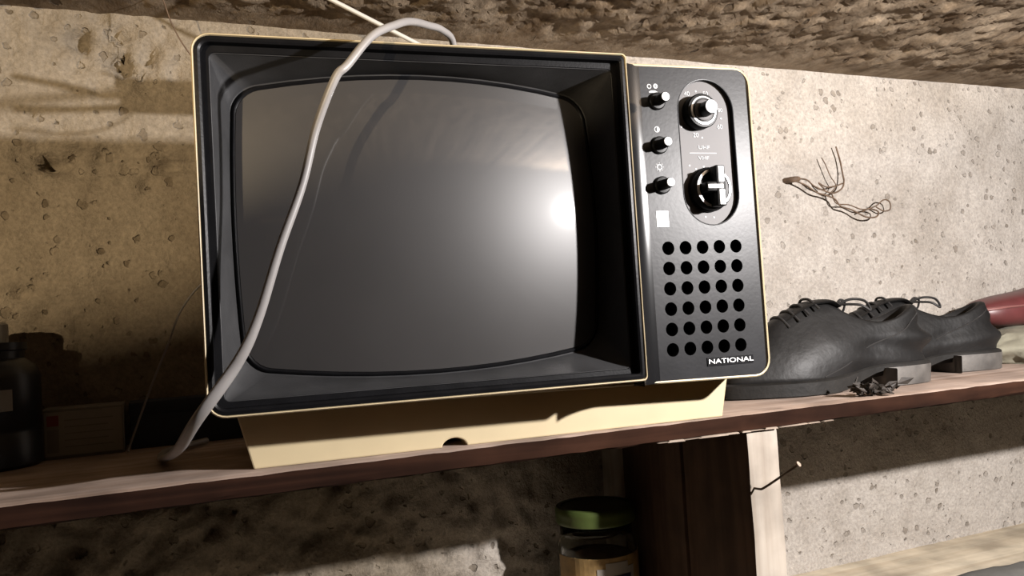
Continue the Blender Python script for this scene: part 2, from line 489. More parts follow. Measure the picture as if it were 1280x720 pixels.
PX = 0.4745
post = empty('shelf_post', (PX + .017, -0.08, FLOOR))
tag(post, 'upright board post with pale front edge holding up the shelf, a nail in it', 'post')
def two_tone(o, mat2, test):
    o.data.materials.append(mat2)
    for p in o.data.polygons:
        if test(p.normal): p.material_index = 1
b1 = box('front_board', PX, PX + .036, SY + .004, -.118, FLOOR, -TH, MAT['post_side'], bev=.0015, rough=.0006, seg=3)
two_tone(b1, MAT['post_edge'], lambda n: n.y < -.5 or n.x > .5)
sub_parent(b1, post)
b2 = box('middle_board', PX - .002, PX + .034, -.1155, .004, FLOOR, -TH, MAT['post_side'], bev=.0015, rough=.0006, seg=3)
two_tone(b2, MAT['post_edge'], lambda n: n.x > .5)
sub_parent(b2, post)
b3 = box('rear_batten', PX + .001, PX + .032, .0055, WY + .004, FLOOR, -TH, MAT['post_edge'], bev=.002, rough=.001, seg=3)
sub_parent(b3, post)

low1 = plank('lower_shelf', PX + .0365, 2.4, SY + .01, WY + .004, LOWZ, .02, [MAT['low_shelf']] * 3)
tag(low1, 'pale bare lower shelf board to the right of the upright post', 'shelf')
low2 = plank('lower_shelf', -1.5, PX - .0025, SY + .01, WY + .004, LOWZ, .02, [MAT['low_shelf']] * 3)
tag(low2, 'lower shelf board carrying the jar with green lid', 'shelf')

# bent nail in the post edge
nail = empty('bent_nail', (0.4795, SY + .004, -.07))
tag(nail, 'dark bent nail sticking out of the pale post edge', 'nail')
npts = [(.4785, SY + .012, -.070), (.479, SY - .002, -.0698), (.4800, SY - .008, -.0680), (.4865, SY - .024, -.0565), (.4932, SY - .0405, -.0440)]
sub_parent(tube('shank', npts, .0011, MAT['rust'], n=8, samples=5), nail)
hd = Vector(npts[-1]); hdir = (Vector(npts[-1]) - Vector(npts[-2])).normalized()
sub_parent(tube('nail_head', [hd - hdir * .0004, hd + hdir * .0012], .0026, MAT['raw_wood'], n=12, samples=1), nail)  # pale colour on the head stands in for light falling on it

# ------------------------------------------------------------------ television
TYAW = math.radians(-4.8166)
TVW = 0.453
ZB = 0.0407
org = Vector((0, -0.2647, 0))
e_u = Vector((math.cos(TYAW), math.sin(TYAW), 0)); e_d = Vector((-math.sin(TYAW), math.cos(TYAW), 0))
tv_loc = org + e_u * (TVW / 2) + e_d * 0.12
tv = empty('television', tv_loc, TYAW)
tag(tv, 'old portable television in a cream cabinet with black front, standing on the plank shelf', 'television')
DEEP = False
def T(u, v, d):            # millimetres on the front -> local coordinates
    if DEEP:               # the control panel lies further back than the hood
        u = 370.3 + 1.0249 * (u - 361.3); v = 26.3 + 1.0262 * (v - 27); d += 16
    return (u / 1000 - TVW / 2, d / 1000 - 0.12, ZB + v / 1000)

def ring(cx, cy, hw, hh, r, bow=(0, 0), ns=10, nc=6):
    """Rounded rectangle outline, counter-clockwise, optionally bulged sides."""
    pts = []
    def bowed(x, y):
        bx = bow[0] * max(0, 1 - (y / hh) ** 2); by = bow[1] * max(0, 1 - (x / hw) ** 2)
        return (cx + x * (1 + bx / hw), cy + y * (1 + by / hh))
    rr = r if isinstance(r, (list, tuple)) else (r, r, r, r)      # order: top right, top left, bottom left, bottom right
    corners = [(hw - rr[0], hh - rr[0], 0), (-(hw - rr[1]), hh - rr[1], 90), (-(hw - rr[2]), -(hh - rr[2]), 180), (hw - rr[3], -(hh - rr[3]), 270)]
    raw = []
    for k, (x, y, a0) in enumerate(corners):
        for i in range(nc + 1):
            a = math.radians(a0 + 90 * i / nc)
            raw.append((x + rr[k] * math.cos(a), y + rr[k] * math.sin(a)))
        x2, y2, a2 = corners[(k + 1) % 4]
        s = raw[-1]; a = math.radians(a2)
        e = (x2 + rr[(k + 1) % 4] * math.cos(a), y2 + rr[(k + 1) % 4] * math.sin(a))
        for i in range(1, ns):
            raw.append((s[0] + (e[0] - s[0]) * i / ns, s[1] + (e[1] - s[1]) * i / ns))
    return [bowed(x, y) for x, y in raw]

def loft(name, loops, mat, parent, cap_first=False, cap_last=False, auto=35):
    V, Fc = [], []
    n = len(loops[0])
    for lp in loops: V += lp
    for k in range(len(loops) - 1):
        for i in range(n):
            j = (i + 1) % n
            Fc.append((k * n + i, k * n + j, (k + 1) * n + j, (k + 1) * n + i))
    if cap_first: Fc.append(tuple(range(n)))
    if cap_last: Fc.append(tuple((len(loops) - 1) * n + i for i in range(n)))
    return mesh_obj(name, V, Fc, mat, parent, auto=auto)

def L3(r2, d):
    return [T(u, v, d(u, v) if callable(d) else d) for u, v in r2]

# cream cabinet shell: screen hood rim, panel rim, body and tapered back
HU0, HU1, HV0, HV1 = 0, 331, 4.5, 270
hc = ((HU0 + HU1) / 2, (HV0 + HV1) / 2, (HU1 - HU0) / 2, (HV1 - HV0) / 2)
def hood(ins, d, r=13):
    q = max(2, r - ins); w = max(1.5, 4 - ins * .3)
    return L3(ring(hc[0], hc[1], hc[2] - ins, hc[3] - ins, (w, q, q, w)), d)
loft('hood_rim', [hood(0, 44), hood(0, 1.8), hood(.5, .6), hood(.9, .1), hood(1.4, .3), hood(1.9, 2.5)], MAT['cream'], tv)
cc = (465.5 / 2, 134.4, 465.5 / 2, 137.4)
def cab(ins, d, r=16):
    return L3([(u, v + (7.5 * (1 - u / 465.5) if v < 100 else -2 * (1 - u / 465.5))) for u, v in ring(cc[0], cc[1], cc[2] - ins, cc[3] - ins, max(3, r - ins))], d)
loft('cabinet', [cab(3, 31), cab(2.2, 27.4), cab(1.2, 27), cab(.2, 28), cab(0, 30), cab(0, 66), cab(6, 72), cab(10, 74), cab(14, 90), cab(38, 195), cab(48, 215), cab(54, 216)], MAT['cream'], tv, cap_last=True)

# black bezel of the hood, running down to the tube
SC = (168, 139)
RAD = 700.0
D0 = 27.0
def glass_d(u, v): return D0 + ((u - SC[0]) ** 2 + (v - SC[1]) ** 2) / (2 * RAD)
maskr = lambda ins: ring(SC[0], SC[1], 142 - ins, 105 - ins, 17 - ins * .4, bow=(4, 12))
openr = lambda ins, r=6: ring(hc[0] + .5, hc[1] - .5, hc[2] - ins, hc[3] - ins, r)
loft('bezel', [hood(1.7, 3), hood(2.0, 1.4), hood(4.4, 1.0), hood(6.0, 2.0), hood(6.6, 8.0), L3(openr(10.5, 5), 8.4), L3(openr(11.6, 4), 9.6)], MAT['black'], tv, auto=28)
loft('screen_surround', [L3(openr(10.6, 5), 8.7), L3(openr(11.4, 4), 9.2), L3(maskr(-1.0), lambda u, v: glass_d(u, v) - .5), L3(maskr(0), lambda u, v: glass_d(u, v) + .4)], MAT['black_satin'], tv, auto=28)
loft('screen_mask', [L3(maskr(-.2), lambda u, v: glass_d(u, v) + .2), L3(maskr(.6), lambda u, v: glass_d(u, v) - 1.2), L3(maskr(1.8), lambda u, v: glass_d(u, v) - 1.3),
     L3(maskr(3.0), lambda u, v: glass_d(u, v) + .6), L3(maskr(6), lambda u, v: glass_d(u, v) + 1.6)], MAT['black'], tv, auto=50)

def screen_mat():
    m, nt, b = nodes('picture_tube')
    tc = nt.nodes.new('ShaderNodeTexCoord')
    nz = nt.nodes.new('ShaderNodeTexNoise'); nz.inputs['Scale'].default_value = 9; nz.inputs['Detail'].default_value = 6
    nt.links.new(tc.outputs['Object'], nz.inputs['Vector'])
    rp = nt.nodes.new('ShaderNodeValToRGB')
    rp.color_ramp.elements[0].position = .3; rp.color_ramp.elements[1].position = .7
    rp.color_ramp.elements[0].color = (.026, .0245, .024, 1); rp.color_ramp.elements[1].color = (.033, .031, .0305, 1)
    nt.links.new(nz.outputs['Fac'], rp.inputs['Fac'])
    nt.links.new(rp.outputs[0], b.inputs['Base Color'])
    # dusty glass: a wide soft lobe under a sharp one
    b.inputs['Roughness'].default_value = 0.44
    b.inputs['Specular IOR Level'].default_value = 0.42
    b.inputs['Coat Weight'].default_value = 1.0
    b.inputs['Coat Roughness'].default_value = 0.06
    return m
MAT['screen'] = screen_mat()
outer = maskr(3.2)
NR = 14
V, Fc = [T(SC[0], SC[1], D0)], []
n = len(outer)
for k in range(1, NR + 1):
    f = k / NR
    for (u, v) in outer:
        uu = SC[0] + (u - SC[0]) * f; vv = SC[1] + (v - SC[1]) * f
        V.append(T(uu, vv, glass_d(uu, vv)))
for i in range(n): Fc.append((0, 1 + i, 1 + (i + 1) % n))
for k in range(NR - 1):
    for i in range(n):
        j = (i + 1) % n
        Fc.append((1 + k * n + i, 1 + k * n + j, 1 + (k + 1) * n + j, 1 + (k + 1) * n + i))
scr = mesh_obj('screen', V, Fc, MAT['screen'], tv, smooth=True)
scr['label'] = 'curved dark grey picture tube'

DEEP = True
# control panel with a fillet next to the hood, thirty holes and a sunken dial plate (boolean, then baked)
def prism(outline, d0, d1):
    bm = bmesh.new()
    a = [bm.verts.new(T(u, v, d0)) for u, v in outline]
    b = [bm.verts.new(T(u, v, d1)) for u, v in outline]
    bm.faces.new(a); bm.faces.new(list(reversed(b)))
    for i in range(len(a)):
        j = (i + 1) % len(a)
        bm.faces.new((a[i], b[i], b[j], a[j]))
    bmesh.ops.recalc_face_normals(bm, faces=bm.faces)
    return bm
def circ(cx, cy, r, n=24): return [(cx + r * math.cos(2 * math.pi * i / n), cy + r * math.sin(2 * math.pi * i / n)) for i in range(n)]
P0, P1, PV0, PV1, PR = 324.5, 450.2, 0.2, 265.2, 12
out = [(P0, PV0), ]
for i in range(9):
    a = math.radians(-90 + 90 * i / 8); out.append((P1 - PR + PR * math.cos(a), PV0 + PR + PR * math.sin(a)))
for i in range(9):
    a = math.radians(90 * i / 8); out.append((P1 - PR + PR * math.cos(a), PV1 - PR + PR * math.sin(a)))
out.append((P0, PV1))
pb = prism(out, 11.6, 24)
edges = [e for e in pb.edges if all(abs(v.co.y - (27.6 / 1000 - .12)) < 1e-6 for v in e.verts)]
bmesh.ops.bevel(pb, geom=edges, offset=.0008, segments=2, affect='EDGES', profile=.5)
panel = bm_obj('control_panel', pb, MAT['black_panel'] if 'black_panel' in MAT else MAT['black'], tv)
HOLES = [(361.5 + 16.25 * i + (5 - j) * -.45 + 1.5, 27 + 16.8 * j) for j in range(6) for i in range(5)]
SX, SV0, SV1, SRAD = 408, 130, 254, 26.5
stad = [(SX + SRAD * math.cos(math.radians(180 * i / 20)), SV1 - SRAD + SRAD * math.sin(math.radians(180 * i / 20))) for i in range(21)]
stad += [(SX + SRAD * math.cos(math.radians(180 + 180 * i / 20)), SV0 + SRAD + SRAD * math.sin(math.radians(180 + 180 * i / 20))) for i in range(21)]
cut = bmesh.new()
def add_cut(outline, d0, d1):
    b = prism(outline, d0, d1)
    me = bpy.data.meshes.new('cut'); b.to_mesh(me); b.free()
    cut.from_mesh(me); bpy.data.meshes.remove(me)
for (u, v) in HOLES: add_cut(circ(u, v, 5.7), 5, 30)
add_cut(stad, 5, 16.4)
cme = bpy.data.meshes.new('cut'); cut.to_mesh(cme); cut.free()
co = bpy.data.objects.new('cut', cme); COL.objects.link(co); co.parent = tv
md = panel.modifiers.new('b', 'BOOLEAN'); md.operation = 'DIFFERENCE'; md.object = co; md.solver = 'EXACT'
bpy.context.view_layer.update()
dg = bpy.context.evaluated_depsgraph_get()
nm = bpy.data.meshes.new_from_object(panel.evaluated_get(dg))
panel.modifiers.clear()
old = panel.data; panel.data = nm; bpy.data.meshes.remove(old); nm.name = 'control_panel'
bpy.data.objects.remove(co, do_unlink=True)
# panel plastic with a satin sheen
MAT['panel'] = plain('panel_plastic', (0.020, 0.020, 0.022), 0.36, spec=0.16, var=0.25, vscale=30, bump=0.03, bscale=300)
nm.materials.clear(); nm.materials.append(MAT['panel'])
for p in nm.polygons: p.use_smooth = False

# concave fillet joining hood and panel
prof = []
for i in range(25):
    a = math.radians(90 * i / 24)
    prof.append((323.2 + 24 - 24 * math.cos(a), -8 + 19.6 * math.sin(a)))
V, Fc = [], []
for v in (PV0 + .6, PV1 - .5):
    for (u, d) in prof: V.append(T(u, v, d))
    V.append(T(323.2, v, 12.2))
n = len(prof) + 1
for i in range(n): Fc.append((i, (i + 1) % n, n + (i + 1) % n, n + i))
Fc += [tuple(range(n)), tuple(range(n, 2 * n))]
MAT['fillet'] = plain('glossy_fillet', (0.012, 0.012, 0.013), 0.16, spec=0.5, var=.1)
mesh_obj('hood_fillet', V, Fc, MAT['fillet'], tv, auto=30)

box_sp = loft('speaker_cloth', [L3(ring(394, 69, 42, 52, 3, ns=2, nc=2), 23.0), L3(ring(394, 69, 42, 52, 3, ns=2, nc=2), 23.6)], MAT['hole'], tv, cap_first=True, cap_last=True)

# dial plate and print
MAT['plate'] = plain('dial_plate', (0.16, 0.152, 0.152), 0.5, spec=0.2, metal=0.0, var=0.05)
pl = prism([(SX + (u - SX) * .985, 192 + (v - 192) * .997) for u, v in stad], 15.6, 16.6)
plate = bm_obj('dial_plate', pl, MAT['plate'], tv)
# bright edging round the sunken plate
V, Fc = [], []
ns_ = len(stad)
for (s, d) in ((1.0, 11.35), (1.025, 11.2), (1.035, 11.6), (1.0, 12.6)):
    for (u, v) in stad:
        cy = SV1 - SRAD if v > 192 else SV0 + SRAD
        V.append(T(SX + (u - SX) * s, cy + (v - cy) * s, d))
for k in range(4):
    k2 = (k + 1) % 4
    for i in range(ns_):
        j = (i + 1) % ns_
        Fc.append((k * ns_ + i, k * ns_ + j, k2 * ns_ + j, k2 * ns_ + i))
mesh_obj('plate_edging', V, Fc, MAT['panel'], tv, auto=40)

def text_mesh(name, s, size, u, v, d, mat, parent, depth=.0002, align='CENTER', sx=1.0):
    cu = bpy.data.curves.new(name, 'FONT')
    cu.body = s; cu.size = size / 1000; cu.extrude = depth; cu.align_x = align; cu.align_y = 'CENTER'
    t = bpy.data.objects.new(name, cu); COL.objects.link(t)
    bpy.context.view_layer.update()
    me = bpy.data.meshes.new_from_object(t.evaluated_get(bpy.context.evaluated_depsgraph_get()))
    bpy.data.objects.remove(t, do_unlink=True); bpy.data.curves.remove(cu)
    p = Vector(T(u, v, d))
    for vt in me.vertices:
        c = vt.co
        vt.co = Vector((p.x + c.x * sx, p.y - c.z, p.z + c.y))
    me.materials.clear()
    me.name = name
    return link(name, me, mat, parent)
for s, u, v in (('40', 393, 242.5), ('50', 411, 243), ('60', 423, 214.5), ('20', 399, 207), ('80', 424.5, 229)):
    text_mesh('dial_number', s, 5.6 if s != '80' else 4.6, u, v, 15.4, MAT['print'], plate)
text_mesh('dial_lettering', 'UHF', 4.5, 406, 196.5, 15.4, MAT['print'], plate, sx=1.35)
text_mesh('dial_lettering', 'VHF', 4.5, 405, 187.3, 15.4, MAT['print'], plate, sx=1.35)
def dots(name, pts, r, d, mat, parent):
    bm = bmesh.new()
    for (u, v) in pts:
        a = [bm.verts.new(T(x, y, d)) for x, y in circ(u, v, r, 10)]
        b = [bm.verts.new(T(x, y, d + .5)) for x, y in circ(u, v, r, 10)]
        bm.faces.new(a); bm.faces.new(b)
        for i in range(10): bm.faces.new((a[i], a[(i + 1) % 10], b[(i + 1) % 10], b[i]))
    return bm_obj(name, bm, mat, parent)
for pt in [(402, 245), (386, 214), (405, 205), (425, 222), (397, 178), (404.5, 180), (403, 137), (411, 136.5), (391, 181)]:
    dots('dial_dot', [pt], .8, 15.4, MAT['print'], plate)
b = prism([(392, 191.4), (418, 191.4), (418, 192.0), (392, 192.0)], 15.4, 15.8)
bm_obj('dial_line', b, MAT['print'], plate)

# knobs
def knob(u, v, base, parts):
    """Profile rings measured forward from depth base."""
    k = empty_part(u, v, base)
    return k
def turned(name, u, v, base, prof, mat, parent=None, n=28, auto=40):
    x, y, z = T(u, v, base)
    pr = [(r / 1000, -h / 1000) for r, h in prof]
    return lathe(name, [(1e-5, pr[0][1])] + pr + [(1e-5, pr[-1][1])], mat, parent or tv, n=n, axis='y', at=(x, y, z), auto=auto)
for (u, v) in ((361.5, 234), (361, 197), (361, 163.5)):
    k = turned('control_knob', u, v, 11.8, [(7.6, 0), (7.6, 2.2), (6.6, 3.2), (4.4, 3.4), (4.2, 15.2), (3.7, 15.8)], MAT['knob'], n=24)
    turned('knob_cap', u, v, -4.0, [(3.6, -.4), (3.6, .5), (3.2, .8)], MAT['white_glint'], k, n=24)
def collar_ring(name, u, v, base, prof, mat, parent, n=44):
    x, y, z = T(u, v, base)
    pr = [(r / 1000, -h / 1000) for r, h in prof]
    return lathe(name, pr + [pr[0]], mat, parent, n=n, axis='y', at=(x, y, z))
k = turned('tuning_knob', 402, 226, 15.6, [(15.2, 0), (15.2, 9), (14.4, 10), (12.4, 10.2)], MAT['knob'], n=40)
collar_ring('knob_ring', 402, 226, 5.4, [(12.4, -.6), (12.4, .6), (10.9, .9), (10.6, -.4)], MAT['silver'], k)
turned('knob_inner_disc', 402, 226, 5.4, [(9.2, -.4), (9.2, 1.2), (8.4, 1.6)], MAT['plate'], k, n=32)
turned('knob_stem', 402, 226, 5.4, [(6.4, 0), (6.2, 12.4), (5.8, 12.8)], MAT['knob'], k, n=28)
turned('knob_cap', 402, 226, -7.2, [(5.7, -.3), (5.7, .5), (5.2, .9)], MAT['white_glint'], k, n=28)
k = turned('channel_knob', 407, 160, 15.6, [(19.6, 0), (19.6, 3), (18.8, 3.4), (18.2, 9), (17.2, 10), (14.6, 10.2)], MAT['knob'], n=44)
collar_ring('knob_ring', 407, 160, 5.4, [(16.8, -.6), (16.8, .5), (14.8, .8), (14.4, -.4)], MAT['silver'], k)
def hbar(name, u0, u1, v0, v1, d0, d1, mat, parent, bev=.0006):
    a = T(u0, v0, d0); c = T(u1, v1, d1)
    return box(name, a[0], c[0], a[1], c[1], a[2], c[2], mat, parent, bev=bev)
g = hbar('knob_grip', 402.8, 411.4, 143.5, 177.5, -6, 6, MAT['knob'], k, .0012)
hbar('grip_face', 404.6, 410.0, 144.5, 157.0, -6.6, -5.6, MAT['white_glint'], k)
hbar('grip_face', 404.6, 410.0, 163.5, 176.6, -6.6, -5.6, MAT['white_glint'], k)
hbar('pointer_boss', 394, 411, 155.6, 163.8, -5.4, 5.4, MAT['knob'], k, .001)
hbar('pointer', 394.4, 409.0, 158.0, 161.4, -6.4, -5.2, MAT['white_glint'], k, .0004)

# small icons above the three knobs, sticker and name plate
def ringmesh(name, u, v, r0, r1, d, mat, parent, n=20):
    V, Fc = [], []
    for (r, dd) in ((r0, d), (r1, d), (r1, d + .5), (r0, d + .5)):
        for (x, y) in circ(u, v, r, n): V.append(T(x, y, dd))
    for k in range(4):
        k2 = (k + 1) % 4
        for i in range(n): Fc.append((k * n + i, k * n + (i + 1) % n, k2 * n + (i + 1) % n, k2 * n + i))
    return mesh_obj(name, V, Fc, mat, parent)
ringmesh('volume_icon', 355.5, 246.6, 1.3, 2.1, 11.3, MAT['print'], panel)
ringmesh('volume_icon', 361.4, 247.0, .6, 2.1, 11.3, MAT['print'], panel)
bm_obj('volume_icon', prism([(355, 242.2), (357, 243.2), (361, 243.2), (363, 242.2), (363, 241.3), (355, 241.3)], 11.3, 11.8), MAT['print'], panel)
ringmesh('contrast_icon', 360, 210.5, 1.9, 2.6, 11.3, MAT['print'], panel)
bm_obj('contrast_icon', prism([(360 + 2.2 * math.sin(math.radians(18 * i)), 210.5 + 2.2 * math.cos(math.radians(18 * i))) for i in range(11)], 11.3, 11.8), MAT['print'], panel)
ringmesh('brightness_icon', 360, 178.8, 1.7, 2.5, 11.3, MAT['print'], panel)
dots('brightness_icon', [(360 + 3.4 * math.cos(math.radians(45 * i)), 178.8 + 3.4 * math.sin(math.radians(45 * i))) for i in range(8)], .4, 11.3, MAT['print'], panel)
stk = bm_obj('silver_sticker', prism([(354, 129), (365, 129), (365, 142), (354, 142)], 11.2, 11.8), MAT['white_glint'], panel)
bm_obj('sticker_mark', prism([(361.2, 129.6), (364.2, 129.6), (364.2, 132.4), (361.2, 132.4)], 11.0, 11.4), MAT['cord'], stk)
np_ = bm_obj('name_plate', prism([(392, 11.2), (436.5, 11.2), (436.5, 18.2), (392, 18.2)], 10.8, 12.0), MAT['black'], tv)
text_mesh('name_lettering', 'NATIONAL', 5.6, 414.3, 14.7, 10.5, MAT['white_glint'], np_, depth=.0003, sx=1.58)

DEEP = False
# cream foot under the cabinet with a finger notch
FV = 3
def foot_outline():
    pts = [(29, -40.7)]
    nu, nr = 186, 10.5
    for i in range(13):
        a = math.radians(180 - 180 * i / 12)
        pts.append((nu + nr * math.cos(a), -40.7 + 7.2 * math.sin(a)))
    pts += [(443, -40.7), (453, FV), (18, FV)]
    return pts
fb = prism(foot_outline(), 62, 208)
for vt in fb.verts:
    if vt.co.y < 0: vt.co.y += .013 * (vt.co.x + TVW / 2) / .436
foot = bm_obj('cabinet_foot', fb, MAT['cream'], tv)
md = foot.modifiers.new('bevel', 'BEVEL'); md.width = .0012; md.segments = 2; md.limit_method = 'ANGLE'

# telescopic aerial on the back
def wpt(x, y, z):
    return tuple(tv.matrix_basis.inverted() @ Vector((x, y, z)))
bpy.context.view_layer.update()
a0 = Vector((.212, -.108, .372)); a1 = Vector((.134, -.1, .410))
an = tube('aerial', [wpt(*(a0 + (a0 - a1) * .55)), wpt(*a0), wpt(*a1), wpt(*(a1 + (a1 - a0) * .55))], .0022, MAT['chrome'], tv, n=10, samples=1)
q = Vector(wpt(*(a0 + (a0 - a1) * .55)))
lathe('aerial_socket', [(1e-5, -.085), (.008, -.085), (.008, -.004), (.0065, .006), (1e-5, .006)], MAT['dark'], tv, n=16, at=tuple(q))

# ------------------------------------------------------------------ grey mains cord over the front
def W(u, v, d):
    return org + e_u * (u / 1000) + e_d * (d / 1000) + Vector((0, 0, ZB + v / 1000))
cp = [W(214, 280, 108), W(211, 305, 92), W(196, 307, 70), W(180, 302.5, 50), W(160, 294, 22), W(144.5, 283, 0), W(121.6, 265.7, -20), W(102, 241, -30), W(93, 231, -30), W(79.6, 199, -21), W(68.6, 160, -18), W(51.8, 117, -18), W(35.3, 69.5, -15), W(20.8, 41.2, -13), Vector((-.006, -.270, .047)), Vector((-.018, -.20, .020)), Vector((-.028, -.12, .0052)), Vector((-.024, -.06, .004)), Vector((.010, -.01, .004))]
cr = [.0030] * 8 + [.0030, .0030, .0029, (.0028, .0031), (.0028, .0034), (.0028, .0040), (.0028, .0044), (.0028, .0046), (.0028, .0044), (.0028, .0038), .003]
cord = tube('power_cord', cp, cr, MAT['cord'], n=14, samples=12, flat=(1, 0, 0))
tag(cord, 'light grey power cord draped over the front of the television down to the shelf', 'cord')

# things lying on top of the set, out of sight but for their shadow on the wall
ad = empty('aerial_adapter', (.12, -.11, .3105))
tag(ad, 'flat dark aerial splitter with two stiff leads lying on top of the television', 'adapter')
def toL(x, z, y=-.11):      # point on the wall -> point towards the work lamp at depth y
    t = (y - LAMP_A[1]) / (WY - LAMP_A[1])
    return Vector((LAMP_A[0] + (x - LAMP_A[0]) * t, y, LAMP_A[2] + (z - LAMP_A[2]) * t))
def wl(px, pz): return (px, pz)
# local builder: world-space geometry parented to an Empty
def at_world(o, root):
    bpy.context.view_layer.update()
    o.parent = root
    o.matrix_parent_inverse = root.matrix_world.inverted()
    return o
k0 = toL(-.048, .337); k1 = toL(.080, .3745)
at_world(box('splitter_body', k0.x, k1.x, -.119, -.101, k0.z, k1.z, MAT['dark'], bev=.002), ad)
f0 = toL(.035, .33); 
at_world(box('splitter_foot', f0.x, k1.x, -.126, -.094, .3105, k0.z + .001, MAT['dark'], bev=.001), ad)
for pts, r in (([(-.046, .360), (-.062, .355), (-.105, .362), (-.148, .369)], [.0052, .0034, .0030, .0026]),
               ([(-.046, .343), (-.08, .340), (-.12, .337), (-.148, .336)], [.0030, .0030, .0030, .0028])):
    at_world(tube('stiff_lead', [toL(*p) for p in pts], r, MAT['dark'], n=8, samples=6), ad)
for pts in ([(-.044, .374), (-.062, .377), (-.070, .378)],
            [(-.044, .340), (-.052, .330), (-.071, .319), (-.095, .315), (-.121, .3155), (-.148, .3175)]):
    at_world(tube('thin_lead', [toL(*p) for p in pts], .0012, MAT['thin_wire'], n=6, samples=8), ad)

# thin wire hanging from the ceiling, thin wire leaning at the side of the set
tw = tube('hanging_wire', [(-.014, .0, CEIL + .004), (-.010, .0, .432), (-.004, .0, .412), (.008, .0, .388), (.03, .0, .36), (.07, .005, .34)], .0007, MAT['rust'], n=6, samples=6)
tag(tw, 'thin rusty wire hanging from the ceiling behind the television corner', 'wire')
sw = tube('side_wire', [(-.058, -.008, .0012), (-.055, -.004, .010), (-.036, 0, .06), (-.020, .0, .098), (-.006, .004, .132), (.02, .01, .16), (.06, .012, .165)], .0010, MAT['cord'], n=6, samples=6)
tag(sw, 'thin pale wire running up from the shelf beside the television', 'wire')

# rusty tie wire in the wall
tie = empty('tie_wire', (.80, WY - .004, .277))
tag(tie, 'rusty twisted tie wire sticking out of the pale concrete wall', 'wire')
def tw_(pts, r): at_world(tube('strand', pts, r, MAT['rust'], n=6, samples=5), tie)
y0 = .052
tw_([(.798, WY + .004, .277), (.803, .046, .2765), (.812, .046, .277)], .0042)
tw_([(.806, .046, .278), (.825, .044, .276), (.838, .045, .268), (.855, .046, .262), (.872, .043, .257), (.890, .044, .264), (.897, .046, .275), (.899, .049, .285), (.897, .050, .305), (.891, .05, .327)], .0012)
tw_([(.806, .045, .274), (.822, .043, .268), (.842, .044, .258), (.862, .046, .254), (.876, .044, .248), (.884, .043, .238), (.905, .042, .232), (.93, .042, .222), (.95, .042, .222), (.956, .043, .230), (.94, .044, .234), (.925, .044, .230)], .0012)
tw_([(.872, .046, .256), (.878, .044, .242), (.900, .043, .240), (.925, .042, .233), (.95, .041, .238), (.966, .041, .247), (.980, .043, .245), (.982, .044, .234), (.970, .045, .231), (.955, .045, .237)], .0010)
tw_([(.868, .047, .256), (.880, .045, .268), (.872, .046, .282), (.866, .048, .300), (.862, .05, .310)], .0008)
tw_([(.895, .047, .272), (.880, .046, .268), (.862, .045, .266), (.848, .045, .272), (.858, .044, .262)], .0010)

# ------------------------------------------------------------------ shoes
MAT['leather'] = plain('black_leather', (0.014, 0.0132, 0.0128), 0.5, spec=.24, var=0.5, vscale=14, bump=0.35, bscale=90)
MAT['leather_in'] = plain('shoe_lining', (0.03, 0.022, 0.018), 0.8)
MAT['heel'] = plain('shoe_heel', (0.12, 0.11, 0.10), 0.55, var=0.6, vscale=25, bump=0.3, bscale=120)
MAT['rubber'] = plain('shoe_sole', (0.018, 0.0165, 0.015), 0.6, spec=.2, var=0.5, vscale=22, bump=0.3, bscale=120)
MAT['lace'] = plain('black_lace', (0.02, 0.018, 0.017), 0.7)

